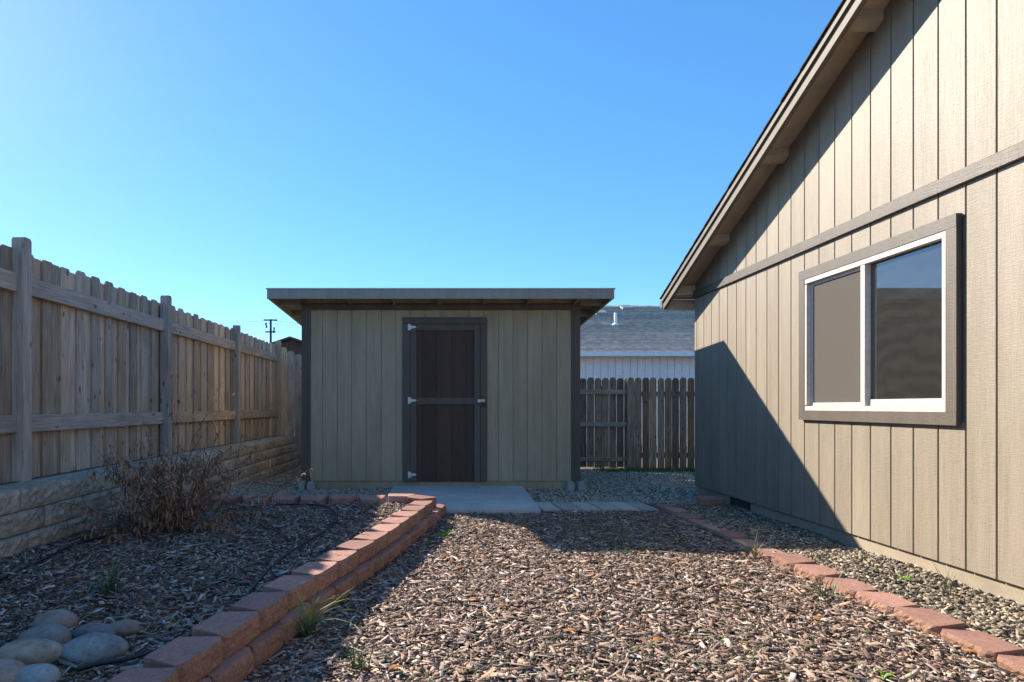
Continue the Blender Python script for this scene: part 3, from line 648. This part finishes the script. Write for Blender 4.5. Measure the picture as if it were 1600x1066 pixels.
def blade(base, ang, L, up, droop, n=6):
    pts = []; p = Vector(base); el = up
    for i in range(n):
        pts.append(p.copy()); p = p + L / (n - 1) * Vector((math.cos(ang) * math.cos(el), math.sin(ang) * math.cos(el), math.sin(el))); el -= droop / (n - 1)
        p.z = max(p.z, base[2] - .005)
    return pts
def tuft(px_, py_, z, nb, L, wd, lab, c0=(.05, .10, .025), c1=(.16, .24, .07), up=(.5, 1.4), droop=(.3, 1.5), name='grass_tuft', spread=.02, group=None):
    p = pix(px_, py_, z); bl = []
    for _ in range(nb):
        b0 = (random.gauss(0, spread), random.gauss(0, spread), 0)
        bl.append((blade(b0, random.uniform(0, 6.283), L * random.uniform(.45, 1), random.uniform(*up), random.uniform(*droop)), wd * random.uniform(.7, 1.2), random.uniform(.7, 1.3)))
    o = link(name, ribbons(bl, wd, c0, c1, 'grass'), None, None, None, p); return tag(o, lab, 'grass' if name == 'grass_tuft' else 'weed', group)
tuft(478, 990, .005, 40, .36, .008, 'large green grass tuft growing against the red block border', (.07, .15, .03), (.28, .38, .10))
tuft(560, 1050, .005, 16, .2, .007, 'sparse upright green grass tuft in the shaded bark', up=(.9, 1.5))
tuft(1290, 935, .012, 28, .26, .006, 'pale green grass tuft in sunlit bark beside edging row', (.10, .14, .06), (.26, .31, .16))
tuft(1178, 868, .012, 26, .26, .006, 'pale grass tuft leaning over the edging where shade ends', (.12, .16, .06), (.30, .32, .16))
tuft(1482, 930, .04, 12, .28, .005, 'thin arching grass tuft close to the house foundation', (.12, .14, .05), (.30, .31, .16), up=(.9, 1.5))
tuft(172, 925, .13, 40, .24, .007, 'dull green grass tuft in the middle of the bark bed', (.05, .08, .03), (.13, .18, .08))
tuft(738, 797, .01, 60, .09, .006, 'low bright green grass clump at the slab edge', (.03, .10, .01), (.09, .22, .03), spread=.05)
tuft(698, 837, .012, 26, .075, .020, 'bright lime green broadleaf weed in the sunlit bark', (.10, .22, .02), (.30, .48, .05), (.2, .9), (0, .8), 'broadleaf_weed', .03)
tuft(1415, 906, .04, 14, .06, .014, 'lime green seedling weed in the strip along foundation', (.10, .2, .03), (.28, .42, .08), (.3, 1.1), (0, .8), 'broadleaf_weed', .02)
tuft(1379, 1056, .012, 12, .05, .014, 'tiny lime green seedling beside the near edging blocks', (.10, .2, .03), (.28, .42, .08), (.3, 1.1), (0, .8), 'broadleaf_weed', .015)
tuft(1270, 878, .04, 7, .17, .008, 'dry tan stalks standing in the strip behind edging', (.22, .13, .07), (.4, .27, .15), (1.0, 1.5), (-.2, .2), 'dry_stalks', .02)
tuft(1196, 815, .03, 7, .34, .0035, 'wispy dry grass stalks against the shaded foundation by the vent', (.2, .18, .11), (.34, .31, .2), (1.1, 1.5), (0, .9), 'dry_stalks', .02)
# tiny sprouts in the bark; the first, densest patch stands in for green lens flare
bl = []
for cx, cy, sxr, syr, n in ((1.45, 5.1, .33, .5, 900), (1.3, 2.75, .5, .25, 200), (.35, 2.55, .35, .25, 90), (.9, 2.35, .6, .2, 110), (.2, 6.2, .5, .05, 60)):
    for _ in range(n):
        a, b2 = random.gauss(cx, sxr), random.gauss(cy, syr)
        if b2 > 6.24 or a > 2.25: continue
        bl.append((blade((a, b2, float(hfun(a, b2)) + .004), random.uniform(0, 6.283), random.uniform(.025, .075), random.uniform(.5, 1.4), random.uniform(.2, 1.2), 4), random.uniform(.0025, .0045), random.uniform(.7, 1.3)))
o = link('sprouts_and_flare_green', ribbons(bl, .004, (.06, .12, .02), (.2, .3, .07), 'grass'), None, kind='stuff'); o['label'] = 'tiny green grass sprouts in the bark with one patch standing in for lens flare'; o['category'] = 'grass'
bl = []
for _ in range(3500):
    a, b2 = random.uniform(2.9, 4.9), random.gauss(11.5, .25)
    if b2 > 11.93: continue
    bl.append((blade((a, b2, float(hfun(a, b2))), random.uniform(0, 6.283), random.uniform(.04, .10), random.uniform(.6, 1.4), random.uniform(.2, 1.2), 4), .006, random.uniform(.6, 1.3)))
o = link('fence_grass', ribbons(bl, .006, (.04, .09, .015), (.10, .19, .03), 'grass'), None, kind='stuff'); o['label'] = 'low green grass at the foot of the picket fence'; o['category'] = 'grass'
# fallen leaves
for i, (px_, py_) in enumerate(((718, 888), (733, 939), (793, 953), (884, 990), (607, 1050), (1165, 870), (1040, 856), (1273, 968), (1505, 1020), (1035, 1003), (130, 902), (200, 896), (255, 985))):
    z = .015 if px_ > 300 else .145
    p = pix(px_, py_, z); a = random.uniform(0, 6.28)
    bl = [(blade((0, 0, 0), a, .06, .45, 1.0, 6), .034, 1)]
    o = link('fallen_leaf', ribbons(bl, .03, (.33, .15, .04), (.45, .2, .06), 'leaf', False), None, None, None, (p[0], p[1], z + .012))
    tag(o, 'curled orange brown fallen leaf lying on the bark' if px_ > 300 else 'curled tan fallen leaf lying in the shaded bed', 'leaf', 'fallen leaves on the yard bark' if px_ > 300 else 'fallen leaves in the bed')
# dead shrub
sp0 = pix(262, 828, .125)
shrub = thing('dead_shrub', 'dead brown shrub with withered hanging leaves before the retaining wall', 'shrub', sp0)
stems = []; leaves = []
def grow(p, ang, el, L, r, depth):
    pts = [Vector(p)]; n = 6; e2 = el
    for i in range(n):
        e2 += random.uniform(-.16, .14); ang += random.uniform(-.2, .2)
        pts.append(pts[-1] + L / n * Vector((math.cos(ang) * math.cos(e2), math.sin(ang) * math.cos(e2), math.sin(e2))))
        if pts[-1].z < .02: pts[-1].z = .02
    stems.append((pts, r))
    for i in range(1, n + 1):
        for _ in range(random.randint(3, 6) if depth else random.randint(2, 5)):
            if pts[i].z > .60 and random.random() < .75: continue
            a = random.uniform(0, 6.28); Lf = random.uniform(.04, .10)
            leaves.append((blade(pts[i], a, Lf, random.uniform(-.9, .2), random.uniform(.3, 1.2), 5), random.uniform(.006, .016), random.uniform(.55, 1.45)))
        if depth and i > 1 and random.random() < .6: grow(pts[i], ang + random.uniform(-1.1, 1.1), el + random.uniform(-.5, .3), L * random.uniform(.3, .55), r * .55, depth - 1)
def blade(base, ang, L, up, droop, n=6):     # as above, free to hang below its root
    pts = []; p = Vector(base); el = up
    for i in range(n):
        pts.append(p.copy()); p = p + L / (n - 1) * Vector((math.cos(ang) * math.cos(el), math.sin(ang) * math.cos(el), math.sin(el))); el -= droop / (n - 1)
    return pts
for i in range(38):
    a = random.uniform(0, 6.283); e = random.uniform(.5, 1.5); L = random.uniform(.38, .68)
    grow((random.gauss(0, .13), random.gauss(0, .07), 0), a, e, L, .0045, 1)
for a, e, L in ((3.0, .75, .75), (3.05, .62, .7), (3.3, .12, .62), (2.8, .9, .7), (-.1, .5, .9), (.15, 1.0, .95), (.1, .55, .85), (.3, .35, .75), (.2, .85, .8), (1.2, 1.35, .85), (.5, 1.1, .85), (.0, .2, .55), (-.3, .3, .5), (2.9, 1.1, .7), (3.5, -.02, .55), (-2.4, .1, .45)): grow((0, 0, .02), a, e, L, .006, 1)
bm = bmesh.new()
for pts, r in stems: tube_bm(bm, pts, [r * (1 - .11 * i) for i in range(len(pts))], 4)
me = bm_mesh(bm, smooth=True); n = len(me.vertices)
a = me.color_attributes.new('Col', 'FLOAT_COLOR', 'POINT'); a.data.foreach_set('color', np.tile(np.array([.23, .14, .09, 1], np.float32), n))
o = link('stems', me, 'stem', None, None, sp0); o.parent = shrub; o.location = (0, 0, 0)
o = link('withered_leaves', ribbons(leaves, .012, (.27, .15, .09), (.44, .27, .17), 'leaf', False), None, None, None, sp0, None); o.parent = shrub; o.location = (0, 0, 0); o['kind'] = 'stuff'
